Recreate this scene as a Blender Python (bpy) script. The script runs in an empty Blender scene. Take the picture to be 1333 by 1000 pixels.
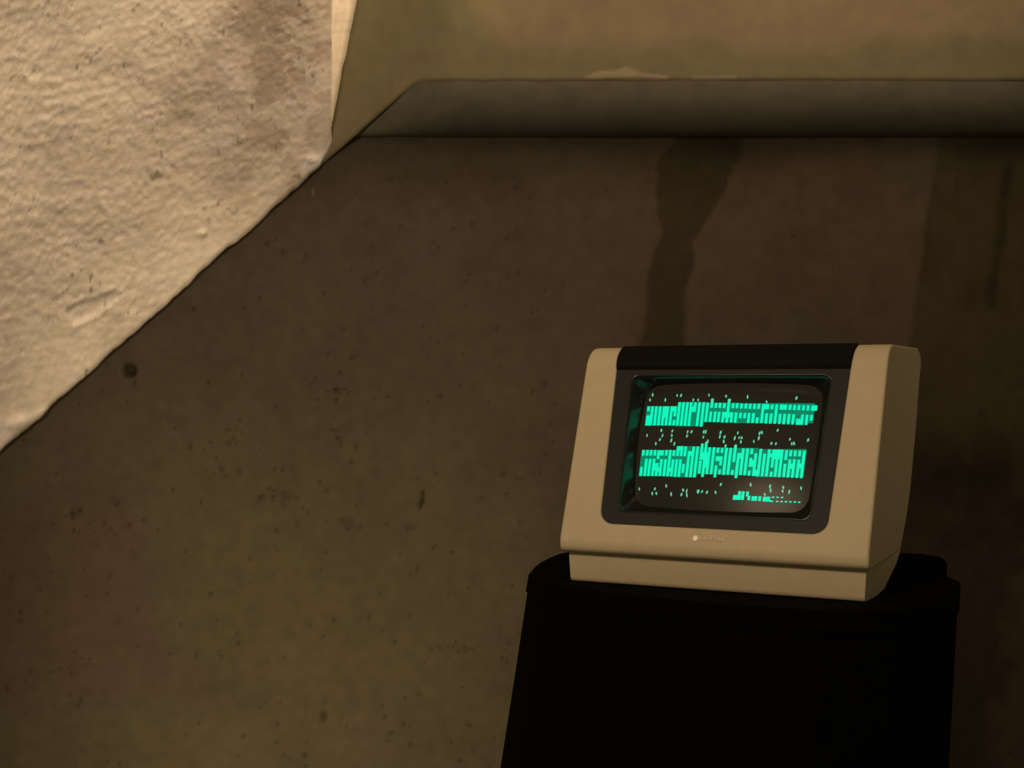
import bpy, bmesh, math
import numpy as np
from mathutils import Vector, Matrix

# ------------------------------------------------------------------ camera, world, lamps, exposure
SC = bpy.context.scene
COL = SC.collection
F_PX = 1700.0                       # focal length for a 1333 px wide frame
cam_d = bpy.data.cameras.new('camera')
cam = bpy.data.objects.new('camera', cam_d)
COL.objects.link(cam)
cam_d.sensor_fit = 'HORIZONTAL'
cam_d.sensor_width = 36.0
cam_d.lens = 36.0 * F_PX / 1333.0
cam_d.clip_start = 0.02
cam.location = (0, 0, 0)            # eye level is z = 0, the floor lies 1.30 m below
cam.rotation_euler = (math.radians(90), 0, 0)
SC.camera = cam

world = bpy.data.worlds.new('world')
SC.world = world
world.use_nodes = True
bgn = world.node_tree.nodes['Background']
bgn.inputs['Color'].default_value = (1.0, 0.72, 0.42, 1)
bgn.inputs['Strength'].default_value = 0.135

def lamp(name, loc, power, radius, color):
    l = bpy.data.lights.new(name, 'POINT')
    l.energy = power
    l.shadow_soft_size = radius
    l.color = color
    o = bpy.data.objects.new(name, l)
    o.location = loc
    COL.objects.link(o)
    return o
lamp('room_lamp', (-0.56, 0.24, 0.63), 51.0, 0.18, (1.0, 0.71, 0.455))
def spotlight(name, loc, aim, power, deg, radius, color, blend=0.9):
    l = bpy.data.lights.new(name, 'SPOT')
    l.energy = power
    l.color = color
    l.shadow_soft_size = radius
    l.spot_size = math.radians(deg)
    l.spot_blend = blend
    o = bpy.data.objects.new(name, l)
    o.location = loc
    o.rotation_euler = (Vector(aim) - Vector(loc)).to_track_quat('-Z', 'Y').to_euler()
    COL.objects.link(o)
spotlight('low_wall_fill', (-0.45, 0.90, -1.05), (-0.30, 2.05, -0.47), 58.0, 56, 0.12, (1.0, 0.74, 0.42), 1.0)  # added unseen fill that brightens the lower back wall
spotlight('stair_spotlight', (0.66, 1.02, 1.20), (0.16, 2.0, 0.64), 33.0, 95, 0.30, (1.0, 0.69, 0.42))
spotlight('stair_end_fill', (0.35, 1.79, 0.84), (-0.24, 1.94, 0.60), 11.0, 42, 0.05, (1.0, 0.70, 0.42), 1.0)  # added narrow fill, only there to brighten the stair's end face

vs = SC.view_settings
SC.display_settings.display_device = 'sRGB'
vs.view_transform = 'Standard'
vs.look = 'None'
vs.exposure = 0.0
vs.gamma = 1.0
vs.use_curve_mapping = False

# ------------------------------------------------------------------ helpers
FLOOR = -1.30
def link(o, parent=None):
    COL.objects.link(o)
    if parent is not None:
        o.parent = parent
    return o
def tag(o, label=None, cat=None, kind=None):
    if label: o['label'] = label
    if cat: o['category'] = cat
    if kind: o['kind'] = kind
    return o
def smooth(me, on=True):
    me.polygons.foreach_set('use_smooth', np.full(len(me.polygons), on))
def mesh_obj(name, verts, faces, mat, parent=None, sm=False):
    me = bpy.data.meshes.new(name)
    me.from_pydata([tuple(v) for v in verts], [], faces)
    me.update()
    if mat: me.materials.append(mat)
    if sm: smooth(me)
    return link(bpy.data.objects.new(name, me), parent)
def bm_obj(name, bm, mat, parent=None, sm=True):
    bmesh.ops.recalc_face_normals(bm, faces=bm.faces)
    me = bpy.data.meshes.new(name)
    bm.to_mesh(me); bm.free()
    me.materials.append(mat)
    if sm: smooth(me)
    return link(bpy.data.objects.new(name, me), parent)
def grid_obj(name, P, mat, colour=None, flip=False):
    """P is an (n, m, 3) array of points; one smooth quad sheet."""
    n, m, _ = P.shape
    me = bpy.data.meshes.new(name)
    me.vertices.add(n * m)
    me.vertices.foreach_set('co', P.reshape(-1).astype(np.float32))
    idx = np.arange(n * m).reshape(n, m)
    q = np.stack([idx[:-1, :-1], idx[:-1, 1:], idx[1:, 1:], idx[1:, :-1]], -1).reshape(-1, 4)
    if flip: q = q[:, ::-1]
    me.loops.add(q.size)
    me.loops.foreach_set('vertex_index', q.reshape(-1).astype(np.int32))
    me.polygons.add(len(q))
    me.polygons.foreach_set('loop_start', (np.arange(len(q)) * 4).astype(np.int32))
    me.polygons.foreach_set('use_smooth', np.ones(len(q), bool))
    me.update(calc_edges=True)
    if colour is not None:
        a = me.attributes.new('paint', 'FLOAT_COLOR', 'POINT')
        c = np.concatenate([colour.reshape(-1, 3), np.ones((n * m, 1))], 1)
        a.data.foreach_set('color', c.reshape(-1).astype(np.float32))
    me.materials.append(mat)
    me.validate()
    return link(bpy.data.objects.new(name, me))

# ---- numpy value noise
def vnoise(x, y, seed=0):
    xi, yi = np.floor(x).astype(np.int64), np.floor(y).astype(np.int64)
    fx, fy = x - xi, y - yi
    fx = fx * fx * fx * (fx * (fx * 6 - 15) + 10); fy = fy * fy * fy * (fy * (fy * 6 - 15) + 10)
    def h(i, j):
        n = (i * 374761393 + j * 668265263 + seed * 974634777) & 0xffffffff
        n = ((n ^ (n >> 13)) * 1274126177) & 0xffffffff
        return ((n ^ (n >> 16)) & 0xffff) / 65535.0
    a = h(xi, yi) * (1 - fx) + h(xi + 1, yi) * fx
    b = h(xi, yi + 1) * (1 - fx) + h(xi + 1, yi + 1) * fx
    return a * (1 - fy) + b * fy
def fbm(x, y, oct=4, seed=0, gain=0.5):
    s = 0; a = 1; tot = 0
    for k in range(oct):
        s = s + a * vnoise(x * 2 ** k + 17.3 * k, y * 2 ** k - 9.1 * k, seed + k); tot += a; a *= gain
    return s / tot
def sstep(a, b, x):
    t = np.clip((x - a) / (b - a), 0, 1)
    return t * t * (3 - 2 * t)
def poly_sd(px, py, pts):
    """signed distance to a closed outline, negative inside"""
    d = np.full(px.shape, 1e9); inside = np.zeros(px.shape, bool)
    n = len(pts)
    for i in range(n):
        x0, y0 = pts[i]; x1, y1 = pts[(i + 1) % n]
        ex, ey = x1 - x0, y1 - y0
        t = np.clip(((px - x0) * ex + (py - y0) * ey) / (ex * ex + ey * ey), 0, 1)
        d = np.minimum(d, np.hypot(px - x0 - t * ex, py - y0 - t * ey))
        c = ((y0 > py) != (y1 > py)) & (px < (x1 - x0) * (py - y0) / (y1 - y0 + 1e-12) + x0)
        inside ^= c
    return np.where(inside, -d, d)

# ---- materials
def new_mat(name):
    m = bpy.data.materials.new(name); m.use_nodes = True
    return m, m.node_tree.nodes, m.node_tree.links, m.node_tree.nodes['Principled BSDF']
def plaster(name, rough=0.9, vary=0.12, scale=60, bump=0.3, bscale=220, dist=0.0008, spec=0.2):
    m, N, Lk, b = new_mat(name)
    at = N.new('ShaderNodeAttribute'); at.attribute_name = 'paint'
    tc = N.new('ShaderNodeTexCoord')
    nz = N.new('ShaderNodeTexNoise'); nz.inputs['Scale'].default_value = scale; nz.inputs['Detail'].default_value = 6
    Lk.new(tc.outputs['Object'], nz.inputs['Vector'])
    mr = N.new('ShaderNodeMapRange'); mr.inputs['From Min'].default_value = 0.3; mr.inputs['From Max'].default_value = 0.7
    mr.inputs['To Min'].default_value = 1 - vary; mr.inputs['To Max'].default_value = 1 + vary
    Lk.new(nz.outputs['Fac'], mr.inputs['Value'])
    mx = N.new('ShaderNodeVectorMath'); mx.operation = 'SCALE'
    Lk.new(at.outputs['Color'], mx.inputs[0]); Lk.new(mr.outputs['Result'], mx.inputs['Scale'])
    Lk.new(mx.outputs['Vector'], b.inputs['Base Color'])
    n2 = N.new('ShaderNodeTexNoise'); n2.inputs['Scale'].default_value = bscale; n2.inputs['Detail'].default_value = 4
    Lk.new(tc.outputs['Object'], n2.inputs['Vector'])
    bp = N.new('ShaderNodeBump'); bp.inputs['Strength'].default_value = bump; bp.inputs['Distance'].default_value = dist
    Lk.new(n2.outputs['Fac'], bp.inputs['Height']); Lk.new(bp.outputs['Normal'], b.inputs['Normal'])
    b.inputs['Roughness'].default_value = rough; b.inputs['Specular IOR Level'].default_value = spec
    return m
def solid(name, col, rough=0.5, spec=0.4, vary=0.05, scale=40, bump=0.0, bscale=600, metal=0.0):
    m, N, Lk, b = new_mat(name)
    tc = N.new('ShaderNodeTexCoord')
    nz = N.new('ShaderNodeTexNoise'); nz.inputs['Scale'].default_value = scale; nz.inputs['Detail'].default_value = 5
    Lk.new(tc.outputs['Object'], nz.inputs['Vector'])
    cr = N.new('ShaderNodeValToRGB')
    cr.color_ramp.elements[0].position = 0.3; cr.color_ramp.elements[1].position = 0.7
    cr.color_ramp.elements[0].color = (*[c * (1 - vary) for c in col], 1)
    cr.color_ramp.elements[1].color = (*[c * (1 + vary) for c in col], 1)
    Lk.new(nz.outputs['Fac'], cr.inputs['Fac']); Lk.new(cr.outputs['Color'], b.inputs['Base Color'])
    b.inputs['Roughness'].default_value = rough; b.inputs['Specular IOR Level'].default_value = spec
    b.inputs['Metallic'].default_value = metal
    if bump:
        n2 = N.new('ShaderNodeTexNoise'); n2.inputs['Scale'].default_value = bscale; n2.inputs['Detail'].default_value = 2
        Lk.new(tc.outputs['Object'], n2.inputs['Vector'])
        bp = N.new('ShaderNodeBump'); bp.inputs['Strength'].default_value = bump; bp.inputs['Distance'].default_value = 0.0005
        Lk.new(n2.outputs['Fac'], bp.inputs['Height']); Lk.new(bp.outputs['Normal'], b.inputs['Normal'])
    return m
def glow(name, col, strength):
    m, N, Lk, b = new_mat(name)
    b.inputs['Base Color'].default_value = (0.004, 0.008, 0.006, 1)
    b.inputs['Specular IOR Level'].default_value = 0.05
    b.inputs['Roughness'].default_value = 0.4
    b.inputs['Emission Color'].default_value = (*col, 1)
    b.inputs['Emission Strength'].default_value = strength
    return m

M_wall = plaster('brown_wall_plaster', 0.92, 0.10, 45, 0.35, 260)
M_stair = plaster('pale_rough_plaster', 0.88, 0.07, 70, 0.5, 300, 0.0010)
M_upper = plaster('olive_painted_plaster', 0.9, 0.07, 40, 0.25, 240)
M_ceil = plaster('grey_soffit_plaster', 0.92, 0.10, 40, 0.3, 240)
M_floor = plaster('dark_concrete_floor', 0.85, 0.15, 20, 0.4, 150)
M_beige = solid('beige_plastic', (0.415, 0.37, 0.24), 0.55, 0.35, 0.03, 50, 0.25, 900)
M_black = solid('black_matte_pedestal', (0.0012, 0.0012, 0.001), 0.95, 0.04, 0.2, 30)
M_bezel = solid('charcoal_bezel_plastic', (0.0095, 0.0128, 0.0118), 0.55, 0.22, 0.06, 60, 0.3, 1200)
M_strip = solid('deep_black_strip', (0.003, 0.003, 0.0025), 0.75, 0.1, 0.1, 60)
M_funnel = solid('glossy_black_surround', (0.012, 0.014, 0.012), 0.22, 0.5, 0.1, 40)
M_glass = solid('dark_screen_glass', (0.027, 0.030, 0.025), 0.24, 0.06, 0.05, 20)
M_badge = solid('bright_metal_badge', (0.95, 0.92, 0.86), 0.4, 0.5, 0.05, 400)
M_relief = solid('beige_raised_letters', (0.62, 0.56, 0.42), 0.4, 0.4, 0.05, 400)
M_text = glow('green_phosphor', (0.002, 0.93, 0.50), 1.0)
M_spark = glow('pale_green_phosphor', (0.16, 0.72, 0.42), 0.85)
M_bloom = glow('painted_text_bloom', (0.0, 0.23, 0.115), 1.0)  # bloom between the text bars, painted as a dim emission

# ------------------------------------------------------------------ setting: back wall
Y_WALL, Y_UP, Y_ST = 2.05, 1.96, 1.90
Z_SOF = 0.4531                         # lower edge of the upper wall
Z_CREASE = 0.388                       # where the cove meets the back wall
# the sloping underside of the stair: its lower edge on the front plane
def stair_low(x):                      # lower edge height on the plane y = Y_ST
    return 0.2976 * Y_ST + 0.894 * x

step = 0.004
gx = np.arange(-1.5, 1.45, step); gz = np.arange(FLOOR, 0.50, step)
GX, GZ = np.meshgrid(gx, gz)
U = GX / Y_WALL * 1700 + 666.5         # handy wall units (1.2 mm each)
V = 500 - GZ / Y_WALL * 1700
wob = (fbm(GX * 25, GZ * 25, 4, 5) - 0.5)
base = np.array([0.122, 0.103, 0.088]); red = np.array([0.124, 0.096, 0.078]); olive = np.array([0.128, 0.113, 0.082])
big = fbm(GX * 3.0 + 4, GZ * 3.0, 4, 11)
C = base + (red - base) * sstep(0.5, 0.7, big)[..., None] + (olive - base) * (sstep(0.62, 0.40, big) * sstep(420, 640, V + wob * 300) * sstep(900, 640, U + wob * 200))[..., None]
C *= (0.86 + 0.28 * fbm(GX * 9, GZ * 9, 4, 23))[..., None]
damp = np.array([0.60, 0.62, 0.50])
def mix(mask, mul):
    global C
    C = C * (1 - mask[..., None] * (1 - np.asarray(mul)))
s1 = [(883, 150), (972, 150), (964, 200), (946, 240), (925, 282), (903, 318), (897, 364), (893, 420), (888, 600), (866, 760), (846, 800), (832, 740), (820, 600), (829, 450), (838, 415), (846, 372), (851, 330), (860, 318), (858, 280), (852, 232), (862, 205), (880, 190)]
mix(sstep(4, -4, poly_sd(U + wob * 18, V + wob * 18, s1)) * sstep(800, 520, V), damp * 0.86)
s2 = [(1228, 150), (1800, 150), (1800, 1000), (1250, 1000), (1120, 900), (1150, 640), (1184, 450), (1205, 300), (1222, 190)]
edge2 = sstep(5, -5, poly_sd(U + wob * 8, V, s2))
edge2 = edge2 * sstep(760, 560, V + wob * 120)
mix(edge2, damp * 1.12)
mix(edge2 * sstep(0.50, 0.62, fbm(GX * 14, GZ * 4, 4, 31)), (0.8, 0.78, 0.72))
st = [(1310, 215), (1318, 215), (1302, 330), (1296, 400), (1286, 400), (1294, 320)]
mix(sstep(8, -3, poly_sd(U + wob * 10, V, st)), (0.6, 0.6, 0.55))
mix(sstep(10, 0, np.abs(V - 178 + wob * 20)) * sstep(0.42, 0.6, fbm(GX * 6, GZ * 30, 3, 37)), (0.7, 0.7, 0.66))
mix(sstep(120, -10, V - 178 + wob * 60) * (0.6 + 0.8 * (fbm(GX * 5, GZ * 8, 3, 39) - 0.2)), (0.58, 0.58, 0.54))     # shade under the cove, painted into the wall colour
C *= np.array([0.465, 0.465, 0.405])
mix(sstep(30, -25, poly_sd(U + wob * 60, V + wob * 60, [(1335, 690), (1450, 690), (1450, 1150), (1262, 1150), (1285, 980), (1312, 860)])), (1.7, 1.6, 1.6))    # light past the pedestal's shadow, painted into the wall colour
# speckles, a drilled hole, a slit and smears
rng = np.random.default_rng(4)
dep = np.zeros_like(GX)
def spot(u, v, r, depth, mul, stretch=1.0):
    global dep
    j0, j1 = np.searchsorted(gx, ((u - 4 * r - 666.5) / 1700 * Y_WALL, (u + 4 * r - 666.5) / 1700 * Y_WALL))
    zt, zb = (500 - (v - 4 * r * stretch)) / 1700 * Y_WALL, (500 - (v + 4 * r * stretch)) / 1700 * Y_WALL
    i0, i1 = np.searchsorted(gz, (zb, zt))
    if i1 <= i0 or j1 <= j0: return
    sl = (slice(i0, i1), slice(j0, j1))
    d = np.hypot(U[sl] - u, (V[sl] - v) / stretch) / r
    k = sstep(1.25, 0.55, d)
    C[sl] *= 1 - k[..., None] * (1 - np.asarray(mul))
    dep[sl] += k * depth
for _ in range(300):
    u, v = rng.uniform(0, 720), rng.uniform(230, 1000)
    spot(u, v, rng.uniform(1.2, 3.0), 0.0012, (0.62, 0.60, 0.56), rng.uniform(0.7, 1.7))
for _ in range(60):
    spot(rng.uniform(720, 1333), rng.uniform(190, 1000), rng.uniform(1.2, 2.6), 0.001, (0.66, 0.64, 0.6))
for cx_, cy_ in ((95, 668), (120, 690), (300, 565), (350, 645), (372, 645), (450, 680), (445, 555), (85, 875), (575, 845), (595, 843), (440, 505), (390, 985), (295, 610)):
    for _ in range(7):
        spot(cx_ + rng.normal(0, 14), cy_ + rng.normal(0, 9), rng.uniform(1.5, 3.2), 0.001, (0.66, 0.62, 0.6))
for u, v, r in ((150, 652, 9), (372, 645, 11), (340, 650, 8), (452, 680, 12), (123, 710, 8), (538, 685, 7), (100, 668, 10)):
    spot(u, v, r, 0, (0.82, 0.80, 0.80), 0.8)
spot(168, 483, 9.5, 0.014, (0.45, 0.40, 0.34)); spot(175, 499, 3, 0.003, (0.6, 0.6, 0.6), 1.6)
spot(158, 481, 3, -0.001, (1.35, 1.3, 1.2), 2.4)
spot(421, 933, 5, 0.002, (0.55, 0.52, 0.48), 1.5); spot(438, 508, 4.5, 0.002, (0.6, 0.56, 0.5)); spot(506, 516, 3.2, 0.002, (0.6, 0.56, 0.5))
spot(531, 688, 3, 0.001, (0.7, 0.65, 0.6), 1.8); spot(407, 250, 2.4, -0.001, (2.0, 2.0, 2.1), 2.0)
spot(30, 573, 3, 0.002, (0.5, 0.45, 0.4)); spot(92, 905, 3, 0.001, (0.6, 0.55, 0.5))
for k in range(9):
    spot(551.5 - k * 0.5, 641 + k * 2.5, 2.6, 0.004, (0.5, 0.45, 0.4))
rel = (fbm(GX * 5, GZ * 5, 3, 41) - 0.5) * 0.006 + (fbm(GX * 40, GZ * 40, 3, 43) - 0.5) * 0.0012
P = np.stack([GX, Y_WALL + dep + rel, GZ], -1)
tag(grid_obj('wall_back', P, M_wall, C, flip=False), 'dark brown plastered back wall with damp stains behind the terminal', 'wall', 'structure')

# ------------------------------------------------------------------ pale sloping stair underside, upper left
# it leaves the back wall along a slanting line and leans out into the room as it rises;
# a = x / y and b = z / y are slopes seen from eye level, LEAN is how far it comes forward
LEAN = 1.0
Y_EDGE = 2.034
def slant(a):
    return 0.2976 + 0.894 * a
A_END = -0.1385
nx = 420; nz_ = 270
as_ = np.linspace(-0.52, A_END, nx)
bl = slant(as_)
bl = bl + np.clip(as_ + 0.1475, 0, 1) * 0.80
bl = bl + (fbm(as_ * 72, as_ * 0, 4, 51) - 0.5) * 0.0045
BT = 0.50
tt = np.linspace(0, 1, nz_)
Af = np.repeat(as_[None], nz_, 0); Bf = bl[None] + (BT - bl[None]) * tt[:, None]
Us = Af * 1700 + 666.5; Vs = 500 - Bf * 1700
Xn, Zn = Af * 1.2, Bf * 1.2
Yf = Y_EDGE - LEAN * np.maximum(Bf - slant(Af), 0)
lump = (fbm(Xn * 14, Zn * 20, 3, 61) - 0.5) * 0.008
# ragged trowel marks, drawn out along the slope
ca, sa = math.cos(0.25), math.sin(0.25)
A, B = Xn * ca + Zn * sa, -Xn * sa + Zn * ca
n1 = fbm(A * 42 + 3 * fbm(A * 12, B * 12, 2, 90), B * 95, 4, 71)
ridg = 1 - np.abs(n1 * 2 - 1)
left = 0.40 + 0.60 * sstep(380, 60, Us)
trow = -(ridg ** 3) * 0.0016 * left
fine = (fbm(Xn * 190, Zn * 230, 3, 81, 0.65) - 0.5) * 0.0028 * (0.5 + fbm(Xn * 9, Zn * 9, 2, 83))
Yf = Yf + (lump + trow + fine) * sstep(0.0, 0.012, Bf - bl[None]) + np.minimum(lump + trow + fine, 0) * 0.3
gouge = [(85, 405), (100, 395), (150, 378), (160, 384), (120, 415), (98, 424)]
gd = poly_sd(Us + (fbm(Xn * 90, Zn * 90, 3, 5) - 0.5) * 12, Vs, gouge)
Yf += sstep(3, -4, gd) * 0.006 - sstep(6, 1, np.abs(gd)) * 0.002
for (u, v, rr, h) in ((264, 304, 7, -0.006), (60, 540, 16, -0.006), (25, 552, 18, -0.006), (405, 208, 9, -0.004), (30, 458, 4, 0.004)):
    Yf += sstep(1.2, 0.2, np.hypot(Us - u, (Vs - v) * 1.4) / rr) * h
# rounded lower and right edges
Yf += (np.clip(0.005 - (Bf - bl[None]), 0, 0.005) / 0.005) ** 2 * 0.008
Yf += (np.clip(0.011 - (A_END - Af), 0, 0.011) / 0.011) ** 2 * 0.012
pale = np.array([0.84, 0.80, 0.715]); pink = np.array([0.30, 0.255, 0.21]); grey = np.array([0.62, 0.60, 0.59])
w2 = (fbm(Xn * 18, Zn * 18, 4, 91) - 0.5)
C = np.zeros(Af.shape + (3,)) + pale
def mixto(mask, col):
    global C
    C = C + (np.asarray(col) - C) * mask[..., None]
mixto(sstep(110, -60, poly_sd(Us + w2 * 90, Vs + w2 * 90, [(330, -200), (440, -200), (440, 200), (405, 225), (330, 235), (310, 160), (250, 120), (300, 60)])) * 0.85, pink)
mixto(sstep(0.50, 0.66, fbm(Xn * 10, Zn * 10, 4, 95)) * 0.22, pink)
mixto(sstep(0.52, 0.7, fbm(Xn * 8 + 9, Zn * 8, 4, 97)) * 0.5 * sstep(180, 330, Us), grey)
mixto(sstep(14, -4, poly_sd(Us + w2 * 30, Vs, [(395, 218), (404, 205), (420, 200), (424, 208), (410, 222)])), (0.74, 0.75, 0.80))
mixto(sstep(12, -8, poly_sd(Us + w2 * 60, Vs + w2 * 60, [(0, 560), (20, 530), (62, 528), (55, 548), (10, 582)])) * 0.8, (0.80, 0.79, 0.77))
mixto(sstep(7, 0, np.abs(gd)) * sstep(0.35, 0.6, fbm(Xn * 60, Zn * 60, 3, 19)) * 0.8, (0.84, 0.82, 0.78))
mixto(sstep(0.60, 0.72, ridg * fbm(Xn * 40, Zn * 40, 3, 21) * 1.5) * 0.35, (0.80, 0.78, 0.74))
C *= (0.92 + 0.16 * fbm(Xn * 30, Zn * 30, 4, 99))[..., None]
C *= (1 - 0.45 * sstep(0.84, 0.92, vnoise(Xn * 230, Zn * 230, 7)) * sstep(0.5, 0.7, vnoise(Xn * 31, Zn * 31, 8)))[..., None]
front = np.stack([Af * Yf, Yf, Bf * Yf], -1)
# short return from the lower edge into the wall
rows_b = []
for y in (2.075, 2.055, 2.04):
    e = np.stack([as_ * y, np.full(nx, y), (bl + 0.0022) * y], -1)
    rows_b.append(e)
full = np.concatenate([np.stack(rows_b, 0), front], 0)
Cf = np.concatenate([np.repeat(C[:1], len(rows_b), 0), C], 0)
# end face on the right: columns running back to the upper wall, widening as the face leans out
rowb = np.concatenate([np.full(len(rows_b), bl[-1]), Bf[:, -1]])
y0 = full[:, -1, 1]
wide = np.clip((rowb - 0.196) / (0.294 - 0.196), 0, 3)          # 0 at the foot, 1 at 0.294
a_back = A_END + 0.0003 + 0.0235 * wide
cols = []
isf = np.arange(len(rowb)) >= len(rows_b)
for k in (0.06, 0.15, 0.3, 0.5, 0.75, 1.0):
    wv = (fbm(rowb * 70, rowb * 0 + k * 5, 3, 111) - 0.5) * 0.0022
    y = np.where(isf, y0 + (2.045 - y0) * k, y0)
    a = np.where(isf, A_END + (a_back - A_END) * k + wv, full[:, -1, 0] / y0)
    cols.append(np.stack([a * y, y, np.where(isf, rowb, full[:, -1, 2] / y0) * y], -1))
full = np.concatenate([full, np.stack(cols, 1)], 1)
endcol = np.zeros((Cf.shape[0], len(cols), 3)) + np.array([0.92, 0.85, 0.74])
Cf = np.concatenate([Cf, endcol], 1)
tag(grid_obj('wall_left', full, M_stair, Cf), 'pale rough plaster underside of a stair sloping down at upper left', 'wall', 'structure')

# ------------------------------------------------------------------ olive upper wall with level and sloping lower edge
def upper_y(a):                                  # splayed: level part stands out from the wall, the sloping part nearly flush
    return 2.040 - 0.080 * sstep(-0.15, -0.04, a)
as_ = np.linspace(-0.150, 0.69, 420); nzu = 90
yu = upper_y(as_)
sl, lv = slant(as_), np.full_like(as_, 393 / 1700)
bl = 0.5 * (sl + lv - np.sqrt((sl - lv) ** 2 + 0.006 ** 2))
bl = bl + (fbm(as_ * 55, as_ * 0, 3, 121) - 0.5) * 0.0012
tt = np.linspace(0, 1, nzu) ** 1.4
Af = np.repeat(as_[None], nzu, 0); Bf = bl[None] + (0.50 - bl[None]) * tt[:, None]
Xf, Zf = Af * 1.7, Bf * 1.7
Yf = yu[None] + (fbm(Xf * 9, Zf * 14, 4, 131) - 0.5) * 0.006
Yf += (np.clip(0.005 - (Bf - bl[None]), 0, 0.005) / 0.005) ** 2 * 0.006
Us = Af * 1700 + 666.5; Vs = 500 - Bf * 1700
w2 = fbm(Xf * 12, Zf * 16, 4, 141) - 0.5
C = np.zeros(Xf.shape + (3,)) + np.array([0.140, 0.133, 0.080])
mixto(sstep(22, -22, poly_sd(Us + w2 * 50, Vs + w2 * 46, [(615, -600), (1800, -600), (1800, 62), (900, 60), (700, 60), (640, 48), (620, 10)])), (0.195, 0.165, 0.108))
mixto(sstep(16, -10, poly_sd(Us + w2 * 90, Vs, [(560, 80), (440, 190), (400, 220), (430, 160), (520, 70), (640, 60), (640, 80)])) * 0.6, (0.145, 0.122, 0.078))
mixto(sstep(2.5, -1.5, poly_sd(Us + w2 * 30, Vs + w2 * 26, [(766, 102), (775, 94), (800, 91), (818, 90), (838, 98), (870, 99), (872, 104), (766, 105)])) * 0.65, (0.27, 0.235, 0.165))
mixto(sstep(2, -2, poly_sd(Us + w2 * 30, Vs, [(905, 99), (960, 98), (960, 103), (905, 104)])) * 0.6, (0.25, 0.22, 0.16))
C *= (0.93 + 0.14 * fbm(Xf * 20, Zf * 20, 4, 151))[..., None]
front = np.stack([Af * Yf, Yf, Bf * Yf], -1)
kk = sstep(0.0, 0.02, lv - bl)                   # left part runs back along the slope, right part tucks in
rows_b = []
for yl, yr in ((2.075, yu + 0.014), (2.045, yu + 0.010)):
    y = np.where(kk > 0.3, yl, yr)
    rows_b.append(np.stack([as_ * y, y, (bl + 0.0025) * y], -1))
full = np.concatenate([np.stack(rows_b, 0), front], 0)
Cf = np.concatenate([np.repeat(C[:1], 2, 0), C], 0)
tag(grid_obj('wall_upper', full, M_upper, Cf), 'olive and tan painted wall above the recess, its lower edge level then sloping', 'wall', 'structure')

# coved underside between the upper wall and the back wall
as_ = np.linspace(-0.20, 0.69, 400); tt = np.linspace(0, 1, 60)
Af, Tf = np.meshgrid(as_, tt)
yu = upper_y(Af) + 0.004
Yf = yu + (2.07 - yu) * Tf
Xf = Af * 2.0
Tc = np.minimum(Tf / 0.93, 1) * np.pi / 2        # a quarter-round nose: upright at the front, level at the wall
Yf = np.where(Tf > 0.93, 2.048 + 0.03 * (Tf - 0.93) / 0.07, yu + (2.048 - yu) * (1 - np.cos(Tc)))
Zf = 395 / 1700 * yu + (0.388 - 395 / 1700 * yu) * np.sin(Tc) + (fbm(Xf * 10, Tf * 1.2, 4, 161) - 0.5) * 0.005 * np.cos(Tc)
Xf = Af * Yf
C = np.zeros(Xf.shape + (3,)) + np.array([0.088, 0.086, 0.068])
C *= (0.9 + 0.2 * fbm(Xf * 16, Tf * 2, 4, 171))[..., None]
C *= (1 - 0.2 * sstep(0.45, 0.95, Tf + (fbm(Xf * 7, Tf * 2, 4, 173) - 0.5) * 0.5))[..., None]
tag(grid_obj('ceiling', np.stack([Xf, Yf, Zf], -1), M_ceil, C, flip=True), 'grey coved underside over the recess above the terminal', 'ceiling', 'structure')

xs = np.linspace(-1.5, 1.45, 40); ys = np.linspace(-1.0, 2.1, 40)
Xf, Yf = np.meshgrid(xs, ys)
C = np.zeros(Xf.shape + (3,)) + np.array([0.16, 0.14, 0.12])
tag(grid_obj('floor', np.stack([Xf, Yf, np.full_like(Xf, FLOOR)], -1), M_floor, C), 'dark concrete floor under the black pedestal', 'floor', 'structure')

# ------------------------------------------------------------------ black pedestal
OX, OY, OZ, YAW = 0.2176, 1.4657, -0.2351, -0.4581
ped = link(bpy.data.objects.new('pedestal', None))
ped.location = (OX, OY, FLOOR); ped.rotation_euler = (0, 0, YAW)
tag(ped, 'black matte pedestal with a stepped corner carrying the beige terminal', 'pedestal')
PH = OZ - FLOOR
outline = [(-.2499, .0615), (-.2660, .110), (-.2765, .150), (-.2850, .196), (-.2895, .235), (-.2860, .268), (-.262, .305), (-.16, .372), (0.0, .430), (.1334, .460), (.1625, .4615), (.1918, .441),
           (.205, .396), (.2145, .313), (.2265, .255), (.2450, .215), (.2541, .1416), (.2480, .06), (.215, -.015), (.150, -.055), (.03, -.062), (-.10, -.045), (-.20, -.002)]
outline = outline[::-1]
def loft(name, rings, mat, parent, sm=False, caps=True):
    bm = bmesh.new()
    vr = [[bm.verts.new(p) for p in rg] for rg in rings]
    n = len(vr[0])
    for a, b in zip(vr, vr[1:]):
        for i in range(n):
            bm.faces.new((a[i], a[(i + 1) % n], b[(i + 1) % n], b[i]))
    if caps:
        bm.faces.new(vr[0]); bm.faces.new(vr[-1][::-1])
    return bm_obj(name, bm, mat, parent, sm)
c_, s_ = math.cos(YAW), math.sin(YAW)
def ring(z, dx_left, dx_right, inset=0.0):
    out = []
    for x, y in outline:
        f = (x * c_ - y * s_ + 0.20) / 0.56          # 0 at the left, 1 at the right (room axes)
        f = min(max(f, 0), 1)
        sh = dx_left * (1 - f) + dx_right * f
        kx = 1 - inset
        cx0, cy0 = -0.015, 0.20
        out.append((cx0 + (x - cx0) * kx + sh * c_, cy0 + (y - cy0) * kx - sh * s_, z))
    return out
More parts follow.
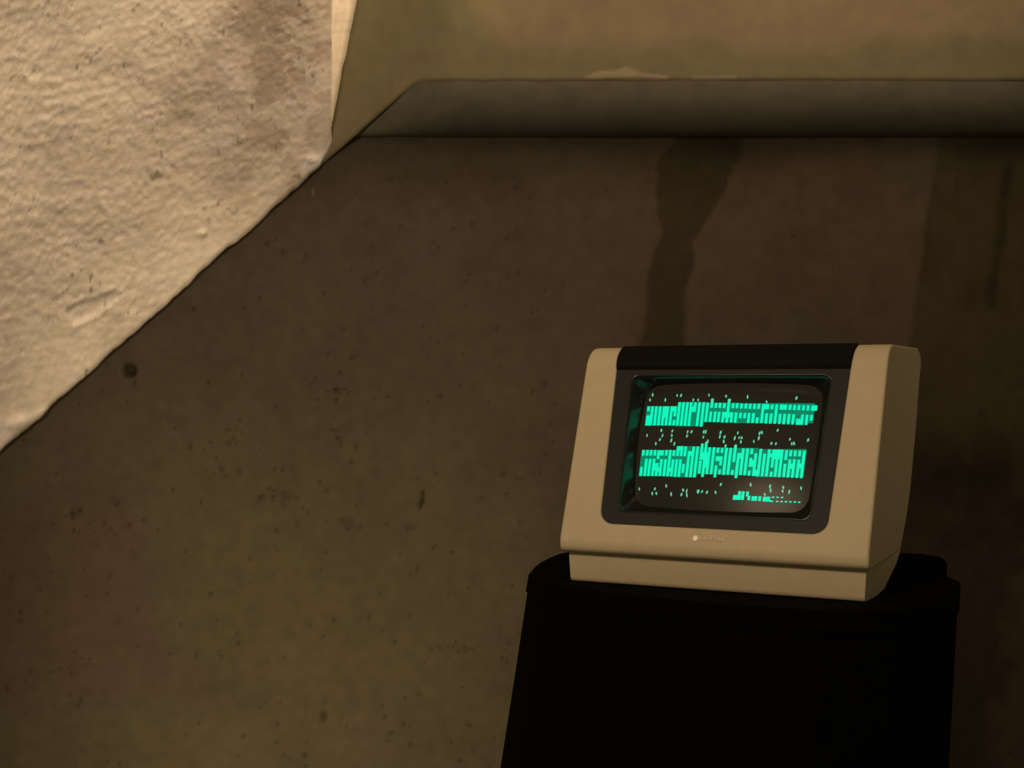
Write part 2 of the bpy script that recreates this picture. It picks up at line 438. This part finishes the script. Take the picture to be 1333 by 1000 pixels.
loft('top_plate', [ring(PH - .024, -.0035, -.001), ring(PH - .003, 0, 0), ring(PH, 0.001, 0, .006)], M_black, ped)
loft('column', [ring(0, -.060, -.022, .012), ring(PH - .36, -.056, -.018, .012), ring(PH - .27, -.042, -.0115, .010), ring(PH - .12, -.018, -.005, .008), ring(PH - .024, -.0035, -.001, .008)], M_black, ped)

# ------------------------------------------------------------------ beige terminal
term = link(bpy.data.objects.new('computer_terminal', None))
term.location = (OX, OY, OZ); term.rotation_euler = (0, 0, YAW)
tag(term, 'beige vintage computer terminal with a glowing green text screen on a black pedestal', 'computer')
FB = Vector((0, 0, 0.0537)); FT = Vector((0, 0.088, 0.2572))
FE = (FT - FB).normalized(); FN = Vector((0, -FE.z, FE.y)); FL = (FT - FB).length
def face_pt(x, t, off=0.0):
    return FB + FE * t + FN * off + Vector((x, 0, 0))
def half_w(z):
    return 0.180 + 0.0036 * min(max((z - 0.0537) / 0.2035, 0), 1)
def notch_half(t):
    return 0.1325 + (t - 0.0205) * (0.1425 - 0.1325) / 0.2012
# roll over the top of the face: arc points after FT
roll = []
NR = 7
a0 = math.atan2(FE.z, FE.y)                     # direction of the face
p = Vector((0, FT.y, FT.z)); R = 0.0385
for k in range(1, NR + 1):
    a = a0 * (1 - k / NR); am = a0 * (1 - (k - 0.5) / NR)
    p = p + Vector((0, math.cos(am), math.sin(am))) * (R * a0 / NR)
    roll.append(p.copy())
zt = roll[-1].z
rear = [(0.300, zt), (0.326, zt - .004), (0.339, zt - .013), (0.3405, zt - .022), (0.324, 0.235), (0.2885, 0.177), (0.2545, 0.102), (0.2300, 0.071), (0.2050, 0.048), (0.1900, 0.036)]
T0 = 0.0205; RC = 0.017
# notch outline in (x, t): from top right down round to top left
def notch(half_add=0.0, tadd=0.0, n=7):
    pts = []
    cxr = notch_half(T0 + RC) + half_add - RC
    for k in range(n):
        a = k / (n - 1) * math.pi / 2
        pts.append((cxr + RC * math.cos(a), T0 + RC - tadd - RC * math.sin(a)))
    top = [(notch_half(FL) + half_add, FL)]
    right = top + pts
    return right + [(-x, t) for x, t in right[::-1]]
nt = notch()
bm = bmesh.new()
V3 = lambda v: bm.verts.new(v)
# face columns and sill (one concave panel), sunk notch walls
wB, wT = half_w(FB.z), half_w(FT.z)
lb, rb = V3(face_pt(-wB, 0)), V3(face_pt(wB, 0))
lt, rt = V3(face_pt(-wT, FL)), V3(face_pt(wT, FL))
nv = [V3(face_pt(x, t)) for x, t in nt]
bm.faces.new([lb, rb, rt] + nv + [lt])
DEEP = 0.012
nd = [V3(face_pt(x, t, -DEEP)) for x, t in nt]
for i in range(len(nt) - 1):
    bm.faces.new((nv[i], nv[i + 1], nd[i + 1], nd[i]))
# roll strips left and right of the black band
pl, pr = (lt, nv[-1]), (nv[0], rt)
prevd = (nd[-1], nd[0])
for q in roll:
    nh = notch_half(FL) + (q.z - FT.z) * 0.05
    v = [V3((x, q.y, q.z)) for x in (-wT, -nh, nh, wT)]
    nin = (Vector((0, -1, -1)).normalized())
    dn = [V3((x, q.y + 0.004, q.z - DEEP)) for x in (-nh, nh)]
    bm.faces.new((pl[0], pl[1], v[1], v[0])); bm.faces.new((pr[0], pr[1], v[3], v[2]))
    bm.faces.new((pl[1], prevd[0], dn[0], v[1])); bm.faces.new((pr[0], v[2], dn[1], prevd[1]))
    pl, pr, prevd = (v[0], v[1]), (v[2], v[3]), dn
# end wall of the notch, top deck, rear swoop
topv = [pl[0], pl[1], pr[0], pr[1]]
bm.faces.new((topv[1], prevd[0], prevd[1], topv[2]))
pv = None
lside = []; rside = []
for (y, z) in rear:
    w = half_w(z) - (0.003 if y > 0.31 else 0)
    a, b = V3((-w, y, z)), V3((w, y, z))
    if pv is None: bm.faces.new((topv[0], topv[1], topv[2], topv[3], b, a))
    else: bm.faces.new((pv[0], pv[1], b, a))
    pv = (a, b); lside.append(a); rside.append(b)
# underside back to the lip, lip front
lip = [(0.018, 0.036), (0.006, 0.0368), (0.0015, 0.0395), (0.0, 0.0435)]
for (y, z) in lip:
    a, b = V3((-wB, y, z)), V3((wB, y, z))
    bm.faces.new((pv[0], pv[1], b, a)); pv = (a, b); lside.append(a); rside.append(b)
bm.faces.new((pv[0], pv[1], rb, lb))
bm.verts.ensure_lookup_table()
# side cheeks
def near(x, y, z):
    return min(bm.verts, key=lambda v: (v.co - Vector((x, y, z))).length)
lroll = [near(-wT, q.y, q.z) for q in roll]; rroll = [near(wT, q.y, q.z) for q in roll]
bm.faces.new([lb, lt] + lroll + lside); bm.faces.new([rb, rt] + rroll + rside)
housing = bm_obj('housing', bm, M_beige, term)
bv = housing.modifiers.new('bevel', 'BEVEL'); bv.width = 0.0032; bv.segments = 3; bv.limit_method = 'ANGLE'; bv.angle_limit = math.radians(48); bv.use_clamp_overlap = True
housing.modifiers.new('wn', 'WEIGHTED_NORMAL').keep_sharp = False

# plinth under the housing, following the swoop at the rear
prof = [(0.016, 0.0375), (0.0145, 0.030), (0.0150, 0.006), (0.0165, 0.002), (0.019, 0.0), (0.060, 0.0), (0.100, 0.0035), (0.1200, 0.010), (0.1650, 0.0225), (0.1900, 0.0362), (0.188, 0.0375)]
bm = bmesh.new()
L_, R_ = [], []
for y, z in prof:
    w = 0.1725 + 0.0022 * z / 0.0375 + (0.0055 * min(max((y - 0.02) / 0.06, 0), 1))
    L_.append(bm.verts.new((-w, y, z))); R_.append(bm.verts.new((w, y, z)))
for i in range(len(prof)):
    j = (i + 1) % len(prof)
    bm.faces.new((L_[i], L_[j], R_[j], R_[i]))
bm.faces.new(L_); bm.faces.new(R_[::-1])
pb = bm_obj('plinth', bm, M_beige, term)
bv = pb.modifiers.new('bevel', 'BEVEL'); bv.width = 0.0018; bv.segments = 2; bv.limit_method = 'ANGLE'; bv.angle_limit = math.radians(50)
pb.modifiers.new('wn', 'WEIGHTED_NORMAL')

# black bezel filling the notch, with a rounded opening, carried over the top
def rrect(hb, ht, t0, t1, r, n=6):
    """rounded trapezium, half widths hb at t0 and ht at t1, counter-clockwise"""
    hw = lambda t: hb + (ht - hb) * (t - t0) / (t1 - t0)
    out = []
    for (sx, tc, a0_) in ((1, t0 + r, -90), (1, t1 - r, 0), (-1, t1 - r, 90), (-1, t0 + r, 180)):
        cx = sx * (hw(tc) - r)
        for k in range(n):
            a = math.radians(a0_ + 90 * k / (n - 1))
            out.append((cx + r * math.cos(a), tc + r * math.sin(a)))
    return out
RIM = rrect(0.1140, 0.1232, 0.0352, 0.2117, 0.010)
GL = rrect(0.1020, 0.1085, 0.0520, 0.2065, 0.020)
BOFF = -0.0025
bm = bmesh.new()
on = [bm.verts.new(face_pt(x * 0.9995, t, BOFF)) for x, t in nt]
# seam split at x = 0 bottom and top so each half is a simple polygon
hole = [bm.verts.new(face_pt(x, t, BOFF)) for x, t in RIM]
half = len(nt) // 2
n6 = 6
# hole order: bottom right, top right, top left, bottom left
holeR = hole[0:12]; holeL = hole[12:24]
bmid = bm.verts.new(face_pt(0, T0, BOFF)); tmid = bm.verts.new(face_pt(0, FL, BOFF))
hb = bm.verts.new(face_pt(0, RIM[0][1], BOFF)); ht = bm.verts.new(face_pt(0, RIM[11][1], BOFF))
bm.faces.new([tmid, ht] + holeR[::-1] + [hb, bmid] + on[:half][::-1])
bm.faces.new([bmid, hb] + holeL[::-1] + [ht, tmid] + on[half:][::-1])
# raised thin rim and sloping surround down to the glass
def ring_v(o, off, grow=0.0):
    cx, ct = 0.0, 0.125
    return [bm.verts.new(face_pt(x + (grow if x > 0 else -grow), t + (grow if t > ct else -grow), off)) for x, t in o]
bez = bm_obj('bezel', bm, M_bezel, term, sm=False)
# black strip that carries the bezel over the top of the housing, a little proud of it
bm = bmesh.new()
path = [face_pt(0, FL - 0.004, 0.0)] + [face_pt(0, FL, 0.0)] + [q.copy() for q in roll]
outs, ins = [], []
for i, q in enumerate(path):
    tg = (path[min(i + 1, len(path) - 1)] - path[max(i - 1, 0)]).normalized()
    nn = Vector((0, -tg.z, tg.y))
    lift = -0.0015 if i == 0 else (0.0008 if i == 1 else 0.0022)
    nh = (notch_half(FL) + (q.z - FT.z) * 0.05) * 0.9992
    outs.append([bm.verts.new(q + nn * lift + Vector((sx * nh, 0, 0))) for sx in (-1, 1)])
    ins.append([bm.verts.new(q - nn * 0.009 + Vector((sx * nh, 0, 0))) for sx in (-1, 1)])
for i in range(len(path) - 1):
    a, b, c, d = outs[i], outs[i + 1], ins[i], ins[i + 1]
    bm.faces.new((a[0], a[1], b[1], b[0])); bm.faces.new((c[1], c[0], d[0], d[1]))
    bm.faces.new((a[0], b[0], d[0], c[0])); bm.faces.new((a[1], c[1], d[1], b[1]))
bm.faces.new((outs[0][1], outs[0][0], ins[0][0], ins[0][1])); bm.faces.new((outs[-1][0], outs[-1][1], ins[-1][1], ins[-1][0]))
tag(bm_obj('top_strip', bm, M_strip, term, sm=False), 'black strip over the top edge')
bm = bmesh.new()
rr = [ring_v(RIM, BOFF - .0001, .0), ring_v(RIM, BOFF + .0009, -.0006), ring_v(RIM, BOFF + .0002, -.0018), ring_v(RIM, -.0120, -.0032), ring_v(GL, -.0250, 0.0012), ring_v(GL, -.0315, 0.0)]
for a, b in zip(rr, rr[1:]):
    n = len(a)
    for i in range(n):
        bm.faces.new((a[i], a[(i + 1) % n], b[(i + 1) % n], b[i]))
tag(bm_obj('screen_surround', bm, M_funnel, term), 'glossy black surround around the screen glass')

# curved glass
def bulge(x, t):
    return -.016 - ((x / .11) ** 2 * .007 + ((t - .130) / .082) ** 2 * .006)
ns, nt_ = 48, 36
bm = bmesh.new()
gv = [[bm.verts.new(face_pt(-0.116 + 0.232 * i / ns, 0.0435 + 0.170 * j / nt_, bulge(-0.116 + 0.232 * i / ns, 0.0435 + 0.170 * j / nt_))) for i in range(ns + 1)] for j in range(nt_ + 1)]
for j in range(nt_):
    for i in range(ns):
        bm.faces.new((gv[j][i], gv[j][i + 1], gv[j + 1][i + 1], gv[j + 1][i]))
screen = bm_obj('screen', bm, M_glass, term)
tag(screen, 'dark curved screen glass')

b1 = '-1033,1715,-998,1714,-1002,1781,-1037,1782;-1023,1524,-987,1523,-994,1658,-1030,1660;-971,1522,-936,1521,-950,1779,-985,1780;-919,1521,-884,1520,-898,1777,-933,1778;-868,1520,-833,1519,-846,1775,-881,1776;-817,1518,-783,1518,-795,1773,-830,1774;-767,1517,-733,1517,-745,1772,-779,1773;-716,1516,-682,1516,-694,1770,-728,1771;-671,1634,-637,1633,-644,1769,-678,1770;-666,1515,-633,1515,-635,1589,-669,1589;-620,1515,-586,1514,-600,1824,-634,1825;-570,1511,-536,1511,-550,1823,-584,1823;-521,1509,-488,1508,-501,1822,-534,1822;-472,1506,-439,1506,-452,1821,-485,1822;-427,1693,-394,1693,-399,1820,-433,1821;-368,1503,-336,1503,-347,1820,-380,1820;-316,1498,-283,1498,-294,1819,-327,1819;-267,1559,-235,1560,-244,1814,-276,1814;-221,1742,-189,1742,-193,1864,-226,1864;-215,1559,-183,1559,-187,1694,-219,1694;-168,1742,-136,1742,-138,1808,-171,1809;-162,1557,-130,1557,-134,1694,-166,1694;-119,1742,-87,1742,-89,1809,-122,1809;-114,1555,-82,1556,-85,1692,-118,1692;-66,1739,-34,1739,-36,1806,-68,1806;-61,1553,-29,1553,-32,1690,-64,1690;-9,1552,23,1552,14,1864,-18,1864;40,1740,72,1740,70,1805,38,1804;45,1553,76,1553,73,1686,42,1686;89,1740,120,1741,119,1805,87,1805;93,1553,125,1554,122,1687,90,1686;-1023,1524,-936,1521,-943,1656,-1030,1660;-822,1623,-737,1621,-745,1772,-830,1774;-724,1705,-640,1703,-644,1769,-728,1771;-479,1691,-394,1690,-397,1765,-482,1766;-62,1616,22,1617,20,1687,-64,1687;-10,1617,75,1618,73,1686,-12,1685;142,1736,176,1737,174,1804,140,1804;145,1611,178,1612,177,1683,144,1682;194,1737,227,1738,226,1805,193,1804;197,1611,230,1611,229,1681,196,1680;245,1735,278,1736,276,1803,244,1802;249,1552,281,1553,279,1682,246,1682;297,1735,330,1735,328,1802,295,1801;300,1554,333,1555,331,1682,298,1681;348,1736,381,1737,379,1804,347,1803;351,1552,383,1553,383,1627,350,1626;404,1554,436,1555,432,1802,400,1801;453,1734,485,1735,484,1804,451,1803;455,1553,487,1554,486,1685,453,1684;505,1736,537,1737,536,1800,504,1799;507,1553,539,1554,538,1684,506,1682;559,1553,591,1554,588,1802,556,1801;609,1735,641,1736,640,1804,608,1803;611,1552,642,1554,641,1683,610,1682;661,1737,692,1738,691,1804,660,1803;662,1552,694,1553,693,1685,661,1684;712,1736,744,1738,743,1804,711,1802;713,1552,745,1554,744,1686,713,1684;763,1737,795,1738,794,1804,763,1803;764,1552,795,1554,795,1685,764,1684;813,1737,845,1739,844,1806,813,1804;814,1552,845,1554,845,1630,814,1629;865,1738,896,1740,896,1806,865,1805;865,1554,897,1555,897,1686,865,1684;916,1739,947,1740,946,1807,915,1806;916,1556,947,1557,947,1687,916,1685;967,1740,998,1741,998,1810,967,1808;967,1613,998,1615,998,1687,967,1685;401,1732,485,1735,484,1804,400,1801;609,1735,692,1738,691,1804,608,1801;814,1552,897,1556,897,1633,814,1629;967,1738,1035,1742,1035,1811,967,1807'
b2 = '-1009,1133,-974,1132,-976,1204,-1011,1204;-1007,880,-972,879,-973,991,-1007,991;-957,1132,-922,1131,-923,1203,-958,1203;-955,878,-920,877,-921,1091,-956,1091;-907,1131,-873,1131,-874,1202,-908,1202;-905,877,-871,877,-872,1090,-906,1091;-856,1131,-822,1130,-823,1201,-857,1202;-854,877,-820,877,-821,1090,-855,1090;-806,1088,-772,1087,-774,1196,-808,1196;-806,876,-772,876,-772,1036,-806,1036;-758,1130,-724,1129,-725,1195,-759,1196;-757,876,-723,876,-724,1087,-758,1087;-706,1129,-672,1129,-673,1200,-707,1200;-705,874,-672,875,-672,1084,-706,1084;-657,873,-624,873,-625,1200,-659,1200;-610,1124,-577,1124,-577,1195,-611,1195;-610,872,-577,873,-576,1082,-610,1082;-562,1124,-529,1125,-530,1247,-564,1247;-562,871,-529,871,-529,1083,-562,1082;-515,1123,-482,1123,-483,1247,-516,1247;-515,870,-482,870,-482,1083,-515,1083;-470,1120,-437,1120,-438,1244,-471,1244;-470,917,-437,918,-436,1028,-469,1027;-419,867,-386,868,-386,1186,-418,1186;-370,866,-337,867,-337,1243,-369,1242;-320,865,-288,866,-287,1243,-319,1243;-267,1178,-235,1178,-235,1281,-268,1281;-268,915,-236,916,-234,1072,-267,1071;-219,1077,-187,1077,-188,1301,-220,1300;-221,872,-189,873,-187,1032,-219,1031;-172,909,-140,910,-139,1236,-171,1235;-120,908,-89,909,-87,1237,-119,1236;-69,1167,-37,1168,-37,1233,-69,1232;-69,1071,-37,1072,-37,1127,-69,1126;-71,872,-40,872,-38,1017,-69,1016;-18,1170,13,1171,13,1230,-18,1229;-19,1017,12,1018,13,1128,-18,1127;-20,909,11,910,12,968,-19,968;-854,944,-772,943,-772,1036,-855,1037;-807,1133,-724,1132,-725,1195,-808,1196;-806,929,-723,929,-723,985,-806,985;-657,932,-576,933,-576,981,-657,980;-563,1190,-482,1190,-483,1247,-564,1247;-418,1130,-336,1131,-336,1185,-418,1184;-267,1081,-187,1082,-187,1179,-267,1178;-219,985,-139,987,-138,1171,-219,1169;-69,1069,13,1071,13,1128,-69,1126;30,906,63,907,65,1235,32,1235;80,908,113,909,116,1234,83,1233;134,1063,167,1064,168,1271,135,1270;132,907,164,908,165,969,133,968;179,871,212,873,216,1175,183,1174;228,909,261,910,265,1232,232,1231;278,908,310,910,315,1234,282,1233;332,1166,365,1167,365,1233,333,1232;330,1012,363,1013,364,1122,332,1120;328,906,360,908,362,968,330,967;380,907,412,908,417,1179,385,1177;432,907,464,908,469,1236,437,1234;481,907,512,909,518,1179,486,1177;529,908,561,910,567,1234,535,1232;584,1015,615,1017,619,1234,587,1232;581,907,613,908,614,968,583,966;628,908,659,909,666,1236,634,1234;674,908,705,910,712,1234,681,1232;730,1113,761,1115,763,1235,732,1233;725,910,756,912,760,1070,729,1068;779,1161,810,1163,812,1235,781,1233;777,1075,808,1077,810,1127,779,1125;773,909,804,911,807,1019,776,1017;829,1164,860,1166,861,1235,830,1234;822,911,853,913,859,1130,828,1128;879,1167,910,1169,911,1237,880,1235;877,1079,908,1081,909,1128,878,1126;872,911,903,914,906,1024,875,1022;922,912,952,914,961,1240,930,1238;183,1106,264,1109,264,1177,183,1174;330,1012,414,1016,416,1097,332,1093;380,905,464,909,465,982,382,978;534,1137,618,1141,618,1184,535,1179;586,1114,710,1121,712,1237,587,1230;776,1013,856,1018,858,1080,777,1075;875,1019,956,1025,957,1087,877,1082'
b3 = '182,617,273,621,275,676,184,672;236,619,269,621,272,721,240,720;278,620,310,621,314,721,282,720;330,663,362,665,364,721,332,720;351,621,382,622,384,672,352,670;398,616,462,620,464,673,400,669;475,618,507,620,509,673,477,671;526,616,608,621,610,675,528,670;579,616,622,619,623,637,579,634;628,664,655,665,656,681,629,679;679,665,706,667,707,682,680,681;729,667,756,669,757,684,730,682;619,616,646,618,647,633,620,631;678,618,705,620,706,635,679,633;727,619,754,621,754,637,728,635;776,621,803,623,804,638,777,637;825,623,851,625,852,640,825,638;874,625,901,627,902,642,875,640;922,626,949,628,949,643,923,641'
f1 = '-1031,1523,-625,1514,-636,1769,-1045,1782;-629,1504,-274,1502,-285,1819,-643,1825;-277,1557,144,1561,138,1815,-286,1814;95,1546,1007,1583,1006,1835,89,1803'
f2 = '-1015,876,-569,876,-570,1200,-1019,1204;-571,863,-279,868,-278,1248,-573,1247;-277,902,28,910,30,1239,-277,1234;20,903,421,919,426,1245,23,1232;422,893,961,926,970,1259,428,1229'
s1_ = '-997,1938;-1020,1869;-814,1861;-669,1918;-618,1917;-450,1851;-388,1850;-262,1915;-48,1899;-208,1842;8,1836;214,1892;448,1832;786,1894'
s2_ = '-977,1390;-772,1385;-798,1333;-844,1281;-654,1442;-652,1384;-649,1321;-457,1431;-457,1378;-408,1431;-255,1431;-251,1364;-230,1431;-48,1424;-50,1371;6,1368;4,1311;-604,1278;-189,1313;-255,1265;-200,1289;32,1256;-797,1452;619,1472;159,1423;182,1363;212,1363;208,1312;131,1356;415,1426;413,1365;441,1437;359,1322;565,1307;617,1305;770,1368;821,1320;796,1314;974,1371;155,1264'
s3_ = '-985,719;-783,720;-811,665;-758,666;-642,757;-569,659;-425,711;-440,657;-379,698;-372,650;-245,697;-232,698;-191,699;-131,692;-28,695;26,790;375,801;598,795;608,748;747,791;743,748;817,744;945,796;547,697'
def dec(s): return [[int(v) * 1e-4 for v in r.split(',')] for r in s.split(';')]
def strip_text(name, quads, mat, lift):
    vs_, fs = [], []
    for q in quads:
        n = len(vs_)
        pts = [(q[i], q[i + 1]) for i in range(0, 8, 2)]
        # long horizontal quads are cut so they follow the curved glass
        k = max(1, int(abs(pts[1][0] - pts[0][0]) / 0.012))
        m = max(1, int(abs(pts[3][1] - pts[0][1]) / 0.012))
        for j in range(m + 1):
            for i in range(k + 1):
                u, v = i / k, j / m
                x = (pts[0][0] * (1 - u) + pts[1][0] * u) * (1 - v) + (pts[3][0] * (1 - u) + pts[2][0] * u) * v
                t = (pts[0][1] * (1 - u) + pts[1][1] * u) * (1 - v) + (pts[3][1] * (1 - u) + pts[2][1] * u) * v
                vs_.append(face_pt(x, t, bulge(x, t) + lift))
        for j in range(m):
            for i in range(k):
                a = n + j * (k + 1) + i
                fs.append((a, a + 1, a + k + 2, a + k + 1))
    return tag(mesh_obj(name, vs_, fs, mat, screen), kind='stuff')
def spark_text(name, pts, lift, seed):
    rg = np.random.default_rng(seed)
    vs_, fs = [], []
    for x, t in pts:
        n = len(vs_)
        w, h = 0.0011 * rg.uniform(.8, 1.15), 0.0027 * rg.uniform(.75, 1.2)
        sk = rg.choice((-.35, .35)) * w * 1.6
        for (dx, dt) in ((0 + sk, 1), (1, .25), (.8, -.45), (0 - sk / max(w, 1e-6) * w, -1), (-1, -.25), (-.8, .45)):
            xx, tt_ = x + (dx * w if abs(dx) > .01 else dx), t + dt * h
            vs_.append(face_pt(xx, tt_, bulge(xx, tt_) + lift))
        fs.append(tuple(range(n, n + 6)))
    return tag(mesh_obj(name, vs_, fs, M_spark, screen), kind='stuff')
for k, q in (('f1', f1), ('f2', f2)):
    tag(strip_text('text_bloom', dec(q), M_bloom, 0.00025), 'dim green bloom painted behind a band of text')
for k, q in (('b1', b1), ('b2', b2), ('b3', b3)):
    tag(strip_text('text_row', dec(q), M_text, 0.0005), 'band of bright green inverse characters')
for k, (q, sd) in enumerate(((s1_, 1), (s2_, 2), (s3_, 3))):
    tag(spark_text('text_marks', dec(q), 0.0005 + 0.0001, sd), 'row of small pale green marks')

# round badge and the tiny raised maker's lettering on the sill
bm = bmesh.new()
bx, bt = -0.0130, 0.0077
prev = None
for (rad, off) in ((0.0031, 0.0), (0.0031, 0.0008), (0.0027, 0.0013), (0.0014, 0.0013), (0.0011, 0.0009)):
    rg_ = [bm.verts.new(face_pt(bx + rad * math.cos(a), bt + rad * 1.12 * math.sin(a), off)) for a in [i * math.pi / 10 for i in range(20)]]
    if prev:
        for i in range(20): bm.faces.new((prev[i], prev[(i + 1) % 20], rg_[(i + 1) % 20], rg_[i]))
    prev = rg_
bm.faces.new(prev)
tag(bm_obj('badge', bm, M_badge, term), 'small round bright metal badge')
glyphs = {'I': [((.5, 0), (.5, 1))], 'A': [((0, 0), (.5, 1)), ((.5, 1), (1, 0)), ((.25, .4), (.75, .4))], 'V': [((0, 1), (.5, 0)), ((.5, 0), (1, 1))],
          'Y': [((0, 1), (.5, .5)), ((1, 1), (.5, .5)), ((.5, .5), (.5, 0))], 'N': [((0, 0), (0, 1)), ((0, 1), (1, 0)), ((1, 0), (1, 1))]}
vs_, fs = [], []
x0 = -0.0082
for ch in 'IAVYIAN':
    for (a, b) in glyphs[ch]:
        a = Vector((x0 + a[0] * 0.0030, 0.0058 + a[1] * 0.0036)); b = Vector((x0 + b[0] * 0.0030, 0.0058 + b[1] * 0.0036))
        d = (b - a).normalized() * 0.0; nn = Vector((-(b - a).y, (b - a).x)).normalized() * 0.00036
        n = len(vs_)
        q = [a - nn, a + nn, b + nn, b - nn]
        vs_ += [face_pt(v.x, v.y, 0.0) for v in q] + [face_pt(v.x, v.y, 0.0012) for v in q]
        fs += [tuple(n + i for i in f) for f in ((4, 5, 6, 7), (0, 1, 5, 4), (1, 2, 6, 5), (2, 3, 7, 6), (3, 0, 4, 7))]
    x0 += 0.0043
tag(mesh_obj('badge_lettering', vs_, fs, M_relief, term), 'tiny raised lettering beside the badge')
